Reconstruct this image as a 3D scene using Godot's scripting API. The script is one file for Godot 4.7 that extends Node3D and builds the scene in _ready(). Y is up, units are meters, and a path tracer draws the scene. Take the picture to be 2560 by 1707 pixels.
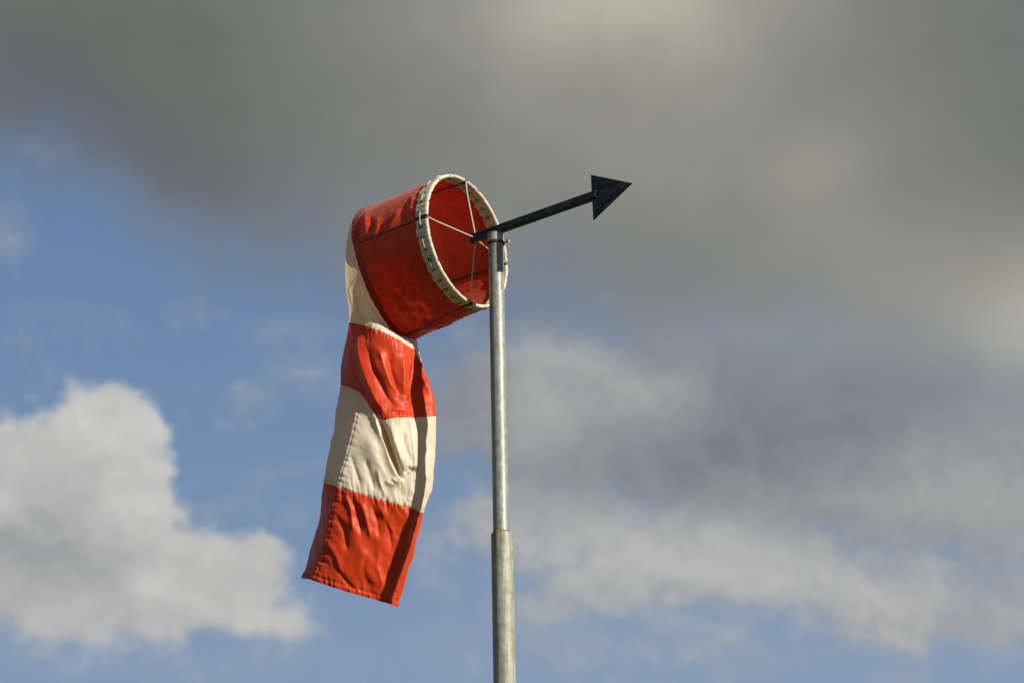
extends Node3D
# A limp red and white windsock on a galvanised pole under a broken evening sky.
# World: pole base at the origin, y up, metres. WIND is the level direction the arrow points in.

const WIND := Vector3(0.80010, 0.0, 0.59986)
const SIDE := Vector3(0.59986, 0.0, -0.80010)
const TOP := Vector3(0.0, 4.78742, 0.0)
const RING := Vector3(-0.11278, 4.78967, -0.07976)
const RING_R := 0.27294
const RING_N := Vector3(0.82885, 0.03108, 0.55861)
const RING_X := Vector3(0.55888, 0.0, -0.82925)
const RING_Y := Vector3(-0.02577, 0.99952, -0.01737)
const BAND := 0.375
const EXPOSURE := 1.65         # the photograph is exposed for a dim sky

# where the seams and folds of the sock run round its mouth, in degrees
const AROUND := [127.0, 145.0, 163.0, 180.0, 205.0, 230.0, 255.0, 270.0, 285.0, 307.0, 330.0, 360.0, 400.0, 450.0, 470.0]
# sections of the hanging part: [bands from the mouth, the points round it]
const SECTIONS := [
	[2, [Vector3(-0.607, 4.558, -0.340), Vector3(-0.602, 4.536, -0.290), Vector3(-0.594, 4.513, -0.240), Vector3(-0.582, 4.490, -0.190), Vector3(-0.523, 4.450, -0.135), Vector3(-0.454, 4.418, -0.130), Vector3(-0.386, 4.390, -0.150), Vector3(-0.337, 4.381, -0.205), Vector3(-0.331, 4.380, -0.240), Vector3(-0.312, 4.354, -0.280), Vector3(-0.347, 4.379, -0.359), Vector3(-0.406, 4.420, -0.417), Vector3(-0.489, 4.477, -0.442), Vector3(-0.572, 4.534, -0.404), Vector3(-0.598, 4.552, -0.370)]],
	[2.25, [Vector3(-0.619, 4.491, -0.340), Vector3(-0.612, 4.464, -0.290), Vector3(-0.601, 4.437, -0.235), Vector3(-0.576, 4.409, -0.185), Vector3(-0.514, 4.368, -0.140), Vector3(-0.454, 4.340, -0.135), Vector3(-0.390, 4.321, -0.155), Vector3(-0.341, 4.314, -0.200), Vector3(-0.335, 4.330, -0.255), Vector3(-0.295, 4.313, -0.280), Vector3(-0.334, 4.334, -0.359), Vector3(-0.398, 4.370, -0.417), Vector3(-0.489, 4.419, -0.442), Vector3(-0.580, 4.469, -0.404), Vector3(-0.609, 4.485, -0.370)]],
	[2.5, [Vector3(-0.634, 4.421, -0.342), Vector3(-0.624, 4.389, -0.292), Vector3(-0.604, 4.357, -0.242), Vector3(-0.570, 4.325, -0.192), Vector3(-0.506, 4.284, -0.147), Vector3(-0.445, 4.256, -0.142), Vector3(-0.392, 4.239, -0.162), Vector3(-0.352, 4.228, -0.192), Vector3(-0.344, 4.252, -0.257), Vector3(-0.277, 4.244, -0.277), Vector3(-0.320, 4.265, -0.356), Vector3(-0.391, 4.300, -0.415), Vector3(-0.491, 4.350, -0.442), Vector3(-0.591, 4.400, -0.406), Vector3(-0.623, 4.416, -0.372)]],
	[2.75, [Vector3(-0.639, 4.352, -0.350), Vector3(-0.624, 4.323, -0.305), Vector3(-0.598, 4.289, -0.255), Vector3(-0.559, 4.263, -0.215), Vector3(-0.507, 4.195, -0.170), Vector3(-0.445, 4.157, -0.155), Vector3(-0.395, 4.156, -0.170), Vector3(-0.361, 4.150, -0.190), Vector3(-0.339, 4.172, -0.240), Vector3(-0.262, 4.183, -0.285), Vector3(-0.307, 4.203, -0.364), Vector3(-0.383, 4.237, -0.423), Vector3(-0.488, 4.284, -0.450), Vector3(-0.594, 4.332, -0.414), Vector3(-0.628, 4.347, -0.380)]],
	[3, [Vector3(-0.640, 4.291, -0.355), Vector3(-0.614, 4.264, -0.300), Vector3(-0.579, 4.231, -0.250), Vector3(-0.541, 4.195, -0.215), Vector3(-0.503, 4.120, -0.180), Vector3(-0.461, 4.070, -0.165), Vector3(-0.407, 4.076, -0.165), Vector3(-0.362, 4.086, -0.185), Vector3(-0.330, 4.095, -0.220), Vector3(-0.256, 4.124, -0.290), Vector3(-0.302, 4.144, -0.369), Vector3(-0.379, 4.178, -0.428), Vector3(-0.486, 4.224, -0.455), Vector3(-0.594, 4.271, -0.419), Vector3(-0.629, 4.286, -0.385)]],
	[3.25, [Vector3(-0.657, 4.189, -0.366), Vector3(-0.627, 4.155, -0.296), Vector3(-0.592, 4.123, -0.236), Vector3(-0.560, 4.098, -0.201), Vector3(-0.496, 4.037, -0.186), Vector3(-0.448, 3.993, -0.181), Vector3(-0.400, 3.992, -0.171), Vector3(-0.350, 4.000, -0.186), Vector3(-0.318, 4.006, -0.216), Vector3(-0.255, 4.031, -0.301), Vector3(-0.303, 4.050, -0.380), Vector3(-0.384, 4.081, -0.439), Vector3(-0.496, 4.126, -0.466), Vector3(-0.609, 4.170, -0.430), Vector3(-0.645, 4.184, -0.396)]],
	[3.5, [Vector3(-0.675, 4.079, -0.370), Vector3(-0.650, 4.047, -0.300), Vector3(-0.616, 4.016, -0.235), Vector3(-0.582, 3.994, -0.195), Vector3(-0.505, 3.954, -0.180), Vector3(-0.444, 3.923, -0.185), Vector3(-0.395, 3.905, -0.180), Vector3(-0.340, 3.909, -0.195), Vector3(-0.308, 3.919, -0.225), Vector3(-0.259, 3.941, -0.305), Vector3(-0.309, 3.958, -0.384), Vector3(-0.392, 3.985, -0.443), Vector3(-0.509, 4.024, -0.470), Vector3(-0.625, 4.063, -0.434), Vector3(-0.663, 4.075, -0.400)]],
	[3.75, [Vector3(-0.691, 3.981, -0.377), Vector3(-0.670, 3.948, -0.307), Vector3(-0.639, 3.920, -0.242), Vector3(-0.607, 3.897, -0.197), Vector3(-0.530, 3.865, -0.187), Vector3(-0.455, 3.836, -0.192), Vector3(-0.391, 3.819, -0.197), Vector3(-0.337, 3.817, -0.207), Vector3(-0.312, 3.823, -0.237), Vector3(-0.272, 3.839, -0.312), Vector3(-0.322, 3.856, -0.391), Vector3(-0.406, 3.885, -0.450), Vector3(-0.524, 3.924, -0.477), Vector3(-0.641, 3.964, -0.441), Vector3(-0.679, 3.977, -0.407)]],
	[4, [Vector3(-0.704, 3.886, -0.380), Vector3(-0.686, 3.860, -0.315), Vector3(-0.659, 3.833, -0.250), Vector3(-0.631, 3.809, -0.205), Vector3(-0.547, 3.779, -0.195), Vector3(-0.463, 3.754, -0.205), Vector3(-0.388, 3.735, -0.215), Vector3(-0.342, 3.724, -0.230), Vector3(-0.324, 3.724, -0.260), Vector3(-0.305, 3.730, -0.315), Vector3(-0.352, 3.749, -0.394), Vector3(-0.432, 3.780, -0.453), Vector3(-0.544, 3.823, -0.480), Vector3(-0.656, 3.867, -0.444), Vector3(-0.692, 3.881, -0.410)]],
	[4.33, [Vector3(-0.724, 3.757, -0.418), Vector3(-0.708, 3.732, -0.348), Vector3(-0.684, 3.708, -0.283), Vector3(-0.659, 3.690, -0.243), Vector3(-0.574, 3.664, -0.233), Vector3(-0.490, 3.641, -0.238), Vector3(-0.416, 3.623, -0.253), Vector3(-0.371, 3.612, -0.268), Vector3(-0.354, 3.612, -0.298), Vector3(-0.337, 3.614, -0.348), Vector3(-0.384, 3.631, -0.428), Vector3(-0.461, 3.660, -0.488), Vector3(-0.569, 3.700, -0.516), Vector3(-0.678, 3.740, -0.481), Vector3(-0.713, 3.753, -0.447)]],
	[4.67, [Vector3(-0.758, 3.641, -0.445), Vector3(-0.736, 3.616, -0.375), Vector3(-0.712, 3.594, -0.315), Vector3(-0.686, 3.576, -0.280), Vector3(-0.605, 3.549, -0.265), Vector3(-0.525, 3.526, -0.270), Vector3(-0.454, 3.508, -0.285), Vector3(-0.407, 3.495, -0.305), Vector3(-0.392, 3.496, -0.335), Vector3(-0.376, 3.499, -0.385), Vector3(-0.422, 3.516, -0.464), Vector3(-0.498, 3.544, -0.522), Vector3(-0.605, 3.584, -0.547), Vector3(-0.712, 3.624, -0.509), Vector3(-0.746, 3.636, -0.475)]],
	[5, [Vector3(-0.792, 3.521, -0.465), Vector3(-0.770, 3.501, -0.400), Vector3(-0.748, 3.484, -0.345), Vector3(-0.726, 3.469, -0.315), Vector3(-0.647, 3.436, -0.300), Vector3(-0.574, 3.413, -0.305), Vector3(-0.498, 3.393, -0.320), Vector3(-0.449, 3.382, -0.340), Vector3(-0.433, 3.382, -0.370), Vector3(-0.416, 3.385, -0.405), Vector3(-0.461, 3.432, -0.484), Vector3(-0.536, 3.459, -0.542), Vector3(-0.642, 3.497, -0.567), Vector3(-0.747, 3.535, -0.529), Vector3(-0.780, 3.547, -0.495)]],
]
# folds of the cloth: [half width, height (negative: a valley), the line it follows, 1 where the cloth laps over itself]
const FOLDS := [
	[0.01, -0.007, [Vector3(-0.603, 4.673, -0.163), Vector3(-0.586, 4.577, -0.162), Vector3(-0.568, 4.507, -0.168)], 0],
	[0.01, 0.006, [Vector3(-0.573, 4.624, -0.118), Vector3(-0.548, 4.541, -0.127), Vector3(-0.527, 4.476, -0.130)], 0],
	[0.009, -0.005, [Vector3(-0.531, 4.553, -0.112), Vector3(-0.509, 4.503, -0.120), Vector3(-0.485, 4.455, -0.126)], 0],
	[0.011, 0.009, [Vector3(-0.522, 4.936, -0.095), Vector3(-0.517, 4.856, -0.043), Vector3(-0.509, 4.784, -0.027)], 0],
	[0.009, -0.007, [Vector3(-0.500, 4.890, -0.046), Vector3(-0.495, 4.834, -0.018), Vector3(-0.498, 4.796, -0.019)], 0],
	[0.01, 0.008, [Vector3(-0.462, 4.867, -0.009), Vector3(-0.471, 4.812, 0.005), Vector3(-0.481, 4.771, 0.000)], 0],
	[0.011, -0.007, [Vector3(-0.403, 4.846, 0.043), Vector3(-0.427, 4.807, 0.032), Vector3(-0.452, 4.777, 0.017)], 0],
	[0.013, 0.008, [Vector3(-0.378, 4.873, 0.054), Vector3(-0.398, 4.824, 0.056), Vector3(-0.424, 4.783, 0.035)], 0],
	[0.011, -0.006, [Vector3(-0.343, 4.903, 0.060), Vector3(-0.349, 4.850, 0.078), Vector3(-0.369, 4.803, 0.077)], 0],
	[0.012, 0.006, [Vector3(-0.323, 4.933, 0.054), Vector3(-0.327, 4.872, 0.090), Vector3(-0.338, 4.824, 0.092)], 0],
	[0.012, 0.007, [Vector3(-0.244, 4.515, -0.082), Vector3(-0.229, 4.494, -0.131), Vector3(-0.221, 4.501, -0.250)], 0],
	[0.012, -0.007, [Vector3(-0.289, 4.502, -0.114), Vector3(-0.276, 4.486, -0.189), Vector3(-0.274, 4.505, -0.333)], 0],
	[0.01, 0.006, [Vector3(-0.159, 4.512, -0.103), Vector3(-0.148, 4.517, -0.201), Vector3(-0.140, 4.509, -0.259)], 0],
	[0.016, 0.006, [Vector3(-0.452, 4.547, -0.101), Vector3(-0.412, 4.500, -0.149), Vector3(-0.365, 4.466, -0.227)], 0],
	[0.016, 0.0156, [Vector3(-0.557, 4.426, -0.166), Vector3(-0.549, 4.370, -0.166), Vector3(-0.527, 4.275, -0.162), Vector3(-0.492, 4.174, -0.163), Vector3(-0.445, 4.087, -0.162)], 0],
	[0.014, -0.0156, [Vector3(-0.527, 4.389, -0.146), Vector3(-0.495, 4.268, -0.144), Vector3(-0.440, 4.160, -0.154), Vector3(-0.403, 4.119, -0.167)], 0],
	[0.013, 0.0096, [Vector3(-0.474, 4.373, -0.131), Vector3(-0.457, 4.301, -0.137), Vector3(-0.425, 4.213, -0.150), Vector3(-0.395, 4.174, -0.169)], 0],
	[0.012, -0.012, [Vector3(-0.432, 4.337, -0.138), Vector3(-0.421, 4.266, -0.146), Vector3(-0.393, 4.174, -0.169)], 0],
	[0.016, 0.0108, [Vector3(-0.378, 4.345, -0.160), Vector3(-0.378, 4.256, -0.168), Vector3(-0.377, 4.176, -0.176)], 0],
	[0.01, -0.0072, [Vector3(-0.612, 4.500, -0.340), Vector3(-0.588, 4.387, -0.206), Vector3(-0.572, 4.297, -0.215)], 0],
	[0.006, 0.0072, [Vector3(-0.420, 4.105, -0.163), Vector3(-0.395, 4.121, -0.170), Vector3(-0.370, 4.139, -0.181)], 0],
	[0.005, -0.0072, [Vector3(-0.412, 4.091, -0.164), Vector3(-0.390, 4.103, -0.171), Vector3(-0.360, 4.102, -0.188)], 0],
	[0.014, 0.0096, [Vector3(-0.332, 4.273, -0.264), Vector3(-0.298, 4.255, -0.267), Vector3(-0.271, 4.189, -0.315)], 0],
	[0.017, 0.05, [Vector3(-0.485, 4.081, -0.174), Vector3(-0.455, 3.990, -0.183), Vector3(-0.422, 3.897, -0.185), Vector3(-0.391, 3.829, -0.195)], 1],
	[0.022, 0.0204, [Vector3(-0.427, 4.058, -0.164), Vector3(-0.407, 3.976, -0.172), Vector3(-0.383, 3.882, -0.185)], 0],
	[0.012, 0.0108, [Vector3(-0.455, 3.825, -0.194), Vector3(-0.413, 3.812, -0.197), Vector3(-0.371, 3.832, -0.197)], 0],
	[0.03, 0.012, [Vector3(-0.520, 4.011, -0.186), Vector3(-0.480, 3.910, -0.184), Vector3(-0.438, 3.833, -0.193)], 0],
	[0.04, 0.0072, [Vector3(-0.590, 3.705, -0.223), Vector3(-0.541, 3.574, -0.256), Vector3(-0.510, 3.440, -0.300)], 0],
	[0.007, -0.0048, [Vector3(-0.712, 3.471, -0.306), Vector3(-0.677, 3.517, -0.285), Vector3(-0.665, 3.565, -0.274)], 0],
	[0.007, 0.006, [Vector3(-0.686, 3.453, -0.305), Vector3(-0.643, 3.495, -0.284), Vector3(-0.633, 3.547, -0.273)], 0],
	[0.008, -0.0048, [Vector3(-0.456, 3.709, -0.218), Vector3(-0.435, 3.646, -0.241), Vector3(-0.425, 3.576, -0.269)], 0],
	[0.007, 0.0048, [Vector3(-0.610, 3.432, -0.296), Vector3(-0.584, 3.471, -0.284), Vector3(-0.582, 3.527, -0.270)], 0],
	[0.012, 0.014, [Vector3(-0.337, 4.367, -0.197), Vector3(-0.344, 4.287, -0.203), Vector3(-0.357, 4.198, -0.187), Vector3(-0.369, 4.139, -0.181)], 1],
	[0.008, 0.012, [Vector3(-0.424, 3.836, -0.193), Vector3(-0.401, 3.822, -0.196), Vector3(-0.381, 3.832, -0.196)], 0],
	[0.01, -0.0216, [Vector3(-0.374, 3.852, -0.191), Vector3(-0.350, 3.870, -0.193), Vector3(-0.327, 3.879, -0.205)], 0],
	[0.012, -0.0072, [Vector3(-0.378, 4.030, -0.174), Vector3(-0.370, 3.968, -0.178), Vector3(-0.345, 3.902, -0.194)], 0],
	[0.014, -0.012, [Vector3(-0.297, 4.072, -0.244), Vector3(-0.281, 3.976, -0.258), Vector3(-0.297, 3.881, -0.242), Vector3(-0.322, 3.773, -0.236)], 0],
	[0.01, 0.0108, [Vector3(-0.277, 3.925, -0.347), Vector3(-0.298, 3.849, -0.252), Vector3(-0.310, 3.763, -0.262)], 0],
	[0.011, -0.0084, [Vector3(-0.587, 3.943, -0.193), Vector3(-0.564, 3.878, -0.188), Vector3(-0.542, 3.808, -0.191)], 0],
	[0.012, -0.0072, [Vector3(-0.525, 3.920, -0.182), Vector3(-0.508, 3.859, -0.188), Vector3(-0.485, 3.782, -0.196)], 0],
	[0.01, 0.0072, [Vector3(-0.478, 3.876, -0.187), Vector3(-0.468, 3.824, -0.193), Vector3(-0.448, 3.766, -0.204)], 0],
	[0.01, 0.0096, [Vector3(-0.603, 3.786, -0.201), Vector3(-0.581, 3.728, -0.213), Vector3(-0.571, 3.640, -0.240)], 0],
	[0.01, -0.0108, [Vector3(-0.579, 3.767, -0.199), Vector3(-0.553, 3.703, -0.217), Vector3(-0.540, 3.622, -0.241)], 0],
	[0.011, 0.0084, [Vector3(-0.545, 3.758, -0.199), Vector3(-0.520, 3.686, -0.224), Vector3(-0.504, 3.606, -0.248)], 0],
	[0.01, -0.0084, [Vector3(-0.505, 3.749, -0.202), Vector3(-0.480, 3.678, -0.229), Vector3(-0.471, 3.614, -0.248)], 0],
	[0.012, 0.0072, [Vector3(-0.472, 3.734, -0.211), Vector3(-0.439, 3.669, -0.231), Vector3(-0.416, 3.631, -0.252)], 0],
	[0.01, -0.0084, [Vector3(-0.642, 3.709, -0.233), Vector3(-0.608, 3.650, -0.241), Vector3(-0.598, 3.568, -0.258)], 0],
	[0.012, 0.0084, [Vector3(-0.674, 3.616, -0.268), Vector3(-0.635, 3.547, -0.273), Vector3(-0.618, 3.465, -0.291)], 0],
	[0.009, -0.0096, [Vector3(-0.653, 3.531, -0.278), Vector3(-0.609, 3.464, -0.287), Vector3(-0.573, 3.429, -0.300)], 0],
	[0.016, -0.0072, [Vector3(-0.525, 3.559, -0.262), Vector3(-0.534, 3.495, -0.279), Vector3(-0.510, 3.424, -0.306)], 0],
	[0.014, 0.006, [Vector3(-0.474, 3.591, -0.257), Vector3(-0.482, 3.511, -0.279), Vector3(-0.461, 3.433, -0.312)], 0],
]
# the sky in azimuth and elevation, degrees: [azimuth, elevation, half width, half height, tilt, weight]
const DECK_EDGE := [
	Vector2(-24.16, 27.22),
	Vector2(-19.43, 27.38),
	Vector2(-17.30, 27.17),
	Vector2(-14.41, 26.73),
	Vector2(-12.17, 25.70),
	Vector2(-9.93, 24.69),
	Vector2(-6.99, 24.19),
	Vector2(-4.05, 23.97),
	Vector2(-0.36, 23.48),
	Vector2(1.83, 22.75),
	Vector2(3.99, 22.05),
	Vector2(6.84, 21.23),
	Vector2(9.63, 20.50),
	Vector2(12.36, 19.74),
	Vector2(16.38, 18.93),
	Vector2(22.04, 17.96),
]
const DECK_LIGHT := [
	[4.49, 33.53, 5.81, 2.57, 0, 62],
	[5.16, 29.27, 10.14, 4.46, 0, 28],
	[10.70, 26.97, 2.70, 1.35, 10, 14],
	[18.04, 21.35, 3.38, 2.57, 0, 52],
	[13.24, 23.78, 5.81, 2.57, -10, 24],
	[-16.27, 29.69, 6.49, 2.84, 0, -14],
	[-11.10, 27.36, 3.51, 1.49, -20, -10],
	[17.18, 29.46, 3.38, 3.51, 0, -2],
	[7.89, 21.83, 5.81, 1.35, -8, 16],
	[-4.10, 32.52, 4.05, 2.03, 0, 12],
]
const MASS := [
	[2.61, 20.35, 4.19, 2.57, 0, 1],
	[8.81, 19.22, 6.22, 2.70, 0, 1.1],
	[14.35, 19.15, 5.68, 2.97, 0, 1.1],
	[-1.72, 20.45, 2.03, 1.62, 0, 0.6],
	[15.40, 16.81, 3.38, 1.62, 0, 0.5],
]
const MASS_LIGHT := [
	[1.95, 22.13, 2.57, 0.81, -10, 26],
	[4.37, 20.96, 1.49, 0.81, -20, 16],
	[0.88, 20.54, 1.76, 1.49, 0, 22],
	[3.45, 19.91, 3.51, 0.95, 0, 12],
	[14.74, 16.87, 5.14, 1.89, 0, 18],
	[7.65, 18.76, 4.46, 1.49, -8, -9],
	[11.63, 19.40, 3.51, 1.22, 0, -8],
	[6.69, 19.22, 1.89, 1.62, 0, -4],
	[15.69, 19.01, 2.70, 1.08, 0, 8],
]
const LOW := [
	[3.26, 15.75, 4.05, 1.62, -6, 0.85],
	[7.04, 16.12, 2.57, 1.15, -25, 0.75],
	[8.98, 14.62, 5.41, 1.22, -14, 0.85],
	[13.02, 15.84, 5.14, 2.03, 0, 0.7],
	[6.42, 17.22, 3.11, 1.08, 0, 0.55],
	[-1.76, 16.81, 2.43, 1.08, 0, 0.5],
	[1.95, 14.33, 3.51, 0.81, 0, 0.42],
	[11.00, 13.24, 3.11, 0.81, -10, 0.35],
	[14.27, 13.01, 2.70, 0.81, -10, 0.32],
	[1.07, 12.77, 2.16, 0.61, 0, 0.25],
	[6.95, 12.95, 2.16, 0.68, 0, 0.22],
	[-1.80, 13.22, 1.76, 0.61, 0, 0.25],
	[0.66, 17.71, 2.43, 1.22, 0, 0.6],
	[15.46, 14.20, 2.03, 1.35, -20, 0.35],
]
const LOW_LIGHT := [
	[3.41, 16.01, 3.11, 0.95, 0, 12],
	[8.58, 14.70, 4.46, 0.81, -10, 14],
	[7.18, 16.18, 1.35, 0.68, -20, 14],
	[13.30, 15.95, 3.38, 0.81, 0, -8],
	[15.04, 13.98, 1.62, 1.22, 0, -14],
]
const HEAP := [
	[-13.66, 19.84, 1.55, 1.15, 0, 1],
	[-12.13, 19.52, 0.88, 0.88, 0, 0.65],
	[-15.65, 18.47, 1.49, 1.22, 0, 0.8],
	[-12.17, 18.06, 1.49, 1.42, 0, 0.9],
	[-14.83, 16.56, 3.11, 1.55, 0, 0.95],
	[-12.38, 16.01, 1.28, 1.49, 0, 0.5],
	[-14.78, 14.36, 4.19, 1.42, 0, 1],
	[-11.72, 13.88, 2.70, 0.95, 0, 0.6],
	[-10.20, 15.62, 1.28, 0.95, 0, 0.85],
	[-8.16, 15.86, 1.15, 0.95, 0, 0.85],
	[-9.06, 14.46, 2.43, 0.97, -8, 0.8],
	[-7.27, 13.70, 1.22, 0.38, -6, 0.42],
	[-17.31, 16.42, 1.62, 2.70, 0, 0.7],
]
const HEAP_LIGHT := [
	[-13.32, 19.92, 2.43, 0.95, 0, 16],
	[-11.71, 18.28, 1.22, 1.62, 0, 16],
	[-12.42, 16.67, 1.76, 0.81, 0, 10],
	[-15.68, 15.74, 2.70, 1.49, 0, -22],
	[-16.20, 17.13, 0.81, 0.54, 0, 14],
	[-11.77, 14.86, 0.81, 0.41, 0, 16],
	[-9.52, 15.70, 2.43, 0.81, 0, 6],
	[-8.65, 14.27, 2.16, 0.68, 0, 4],
	[-13.54, 15.32, 1.62, 0.81, 0, -6],
]
const WISPS := [
	[7.60, 12.65, 10.81, 1.08, 0, 0.42],
	[0.82, 13.56, 3.51, 0.81, 0, 0.35],
	[-12.05, 12.77, 5.68, 0.54, 0, 0.25],
	[14.32, 13.39, 3.51, 1.22, -15, 0.3],
	[-3.45, 18.84, 0.81, 1.62, 0, 0.25],
	[-7.10, 22.64, 1.49, 0.47, 0, 0.5],
	[-6.34, 21.45, 1.76, 0.47, -10, 0.42],
	[-16.73, 24.94, 0.54, 0.61, 0, 0.3],
	[-14.80, 22.87, 1.49, 0.47, 0, 0.15],
	[-8.10, 18.26, 0.81, 0.34, 0, 0.22],
	[-7.76, 20.81, 2.03, 0.54, 0, 0.12],
	[-7.09, 17.08, 0.95, 0.41, 0, 0.25],
	[-4.03, 21.13, 1.89, 0.81, 0, 0.3],
	[-6.42, 18.49, 0.81, 0.41, 0, 0.25],
]

var knots: Array = []          # [v, PackedVector3Array] of every section, the stiff mouth included
var coarse := FastNoiseLite.new()
var fine := FastNoiseLite.new()
var puff := FastNoiseLite.new()
var cloth := FastNoiseLite.new()


func _ready() -> void:
	# ---------- camera
	var cam := Camera3D.new()
	cam.name = "camera"
	var pitch := deg_to_rad(22.40060)
	var roll := deg_to_rad(-1.24811)
	var fwd := Vector3(0, sin(pitch), -cos(pitch))
	var up0 := Vector3(0, cos(pitch), sin(pitch))
	var right := Vector3.RIGHT * cos(roll) + up0 * sin(roll)
	var up := -Vector3.RIGHT * sin(roll) + up0 * cos(roll)
	cam.transform = Transform3D(Basis(right, up, -fwd), Vector3(0.05545, 1.6, 6.59267))
	cam.fov = 21.0
	cam.near = 0.05
	cam.far = 6000.0
	add_child(cam)
	cam.current = true

	# ---------- sky
	for n in [[coarse, 11, 1.0, 4], [fine, 23, 1.0, 5], [puff, 37, 1.0, 6], [cloth, 51, 1.0, 2]]:
		n[0].seed = n[1]
		n[0].noise_type = FastNoiseLite.TYPE_SIMPLEX_SMOOTH
		n[0].frequency = n[2]
		n[0].fractal_type = FastNoiseLite.FRACTAL_FBM
		n[0].fractal_octaves = n[3]
	puff.fractal_gain = 0.5
	var pano := PanoramaSkyMaterial.new()
	pano.panorama = sky_picture()
	var sky := Sky.new()
	sky.sky_material = pano
	var env := Environment.new()
	env.background_mode = Environment.BG_SKY
	env.sky = sky
	env.sky_rotation = Vector3(0, PI, 0)
	env.tonemap_mode = Environment.TONE_MAPPER_LINEAR
	env.tonemap_exposure = EXPOSURE
	env.sdfgi_enabled = true
	env.ssao_enabled = true
	env.ssil_enabled = true
	var we := WorldEnvironment.new()
	we.name = "sky"
	we.environment = env
	add_child(we)

	# ---------- sun: low, in the wind's direction
	var sun := DirectionalLight3D.new()
	sun.name = "sun"
	var high := deg_to_rad(20.2)
	var towards := (WIND * cos(high) + Vector3.UP * sin(high)).normalized()
	sun.basis = Basis.looking_at(-towards, Vector3.UP)
	sun.light_energy = 1.6
	sun.light_color = Color(1.0, 0.95, 0.86)
	sun.light_angular_distance = 0.5
	sun.shadow_enabled = true
	add_child(sun)

	# ---------- ground
	var gm := PlaneMesh.new()
	gm.size = Vector2(5000, 5000)
	var gmat := StandardMaterial3D.new()
	var gt := NoiseTexture2D.new()
	gt.width = 512
	gt.height = 512
	gt.seamless = true
	var gn := FastNoiseLite.new()
	gn.seed = 5
	gn.frequency = 0.02
	gt.noise = gn
	var gr := Gradient.new()
	gr.colors = PackedColorArray([Color(0.20, 0.26, 0.12), Color(0.33, 0.37, 0.20)])
	gt.color_ramp = gr
	gmat.albedo_texture = gt
	gmat.roughness = 0.95
	gmat.uv1_triplanar = true
	gmat.uv1_world_triplanar = true
	gmat.uv1_scale = Vector3(0.3, 0.3, 0.3)
	var ground := mesh_node("ground", gm, gmat, self)
	ground.set_meta("kind", "structure")

	build_mast()
	build_vane()
	build_sock()


# =====================================================================  sky

func spread(list: Array, az: float, el: float) -> float:
	var sum := 0.0
	for b in list:
		var dx: float = az - b[0]
		var dy: float = el - b[1]
		if absf(dx) > 3.0 * (b[2] + b[3]) or absf(dy) > 3.0 * (b[2] + b[3]):
			continue
		var t: float = deg_to_rad(b[4])
		var x: float = (dx * cos(t) + dy * sin(t)) / b[2]
		var y: float = (-dx * sin(t) + dy * cos(t)) / b[3]
		sum += b[5] * exp(-(x * x + y * y))
	return sum


func deck_edge(az: float) -> float:
	var n: int = DECK_EDGE.size()
	if az <= DECK_EDGE[0].x:
		return DECK_EDGE[0].y
	for i in range(1, n):
		if az < DECK_EDGE[i].x:
			var t: float = (az - DECK_EDGE[i - 1].x) / (DECK_EDGE[i].x - DECK_EDGE[i - 1].x)
			return lerpf(DECK_EDGE[i - 1].y, DECK_EDGE[i].y, t)
	return DECK_EDGE[n - 1].y


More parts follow.
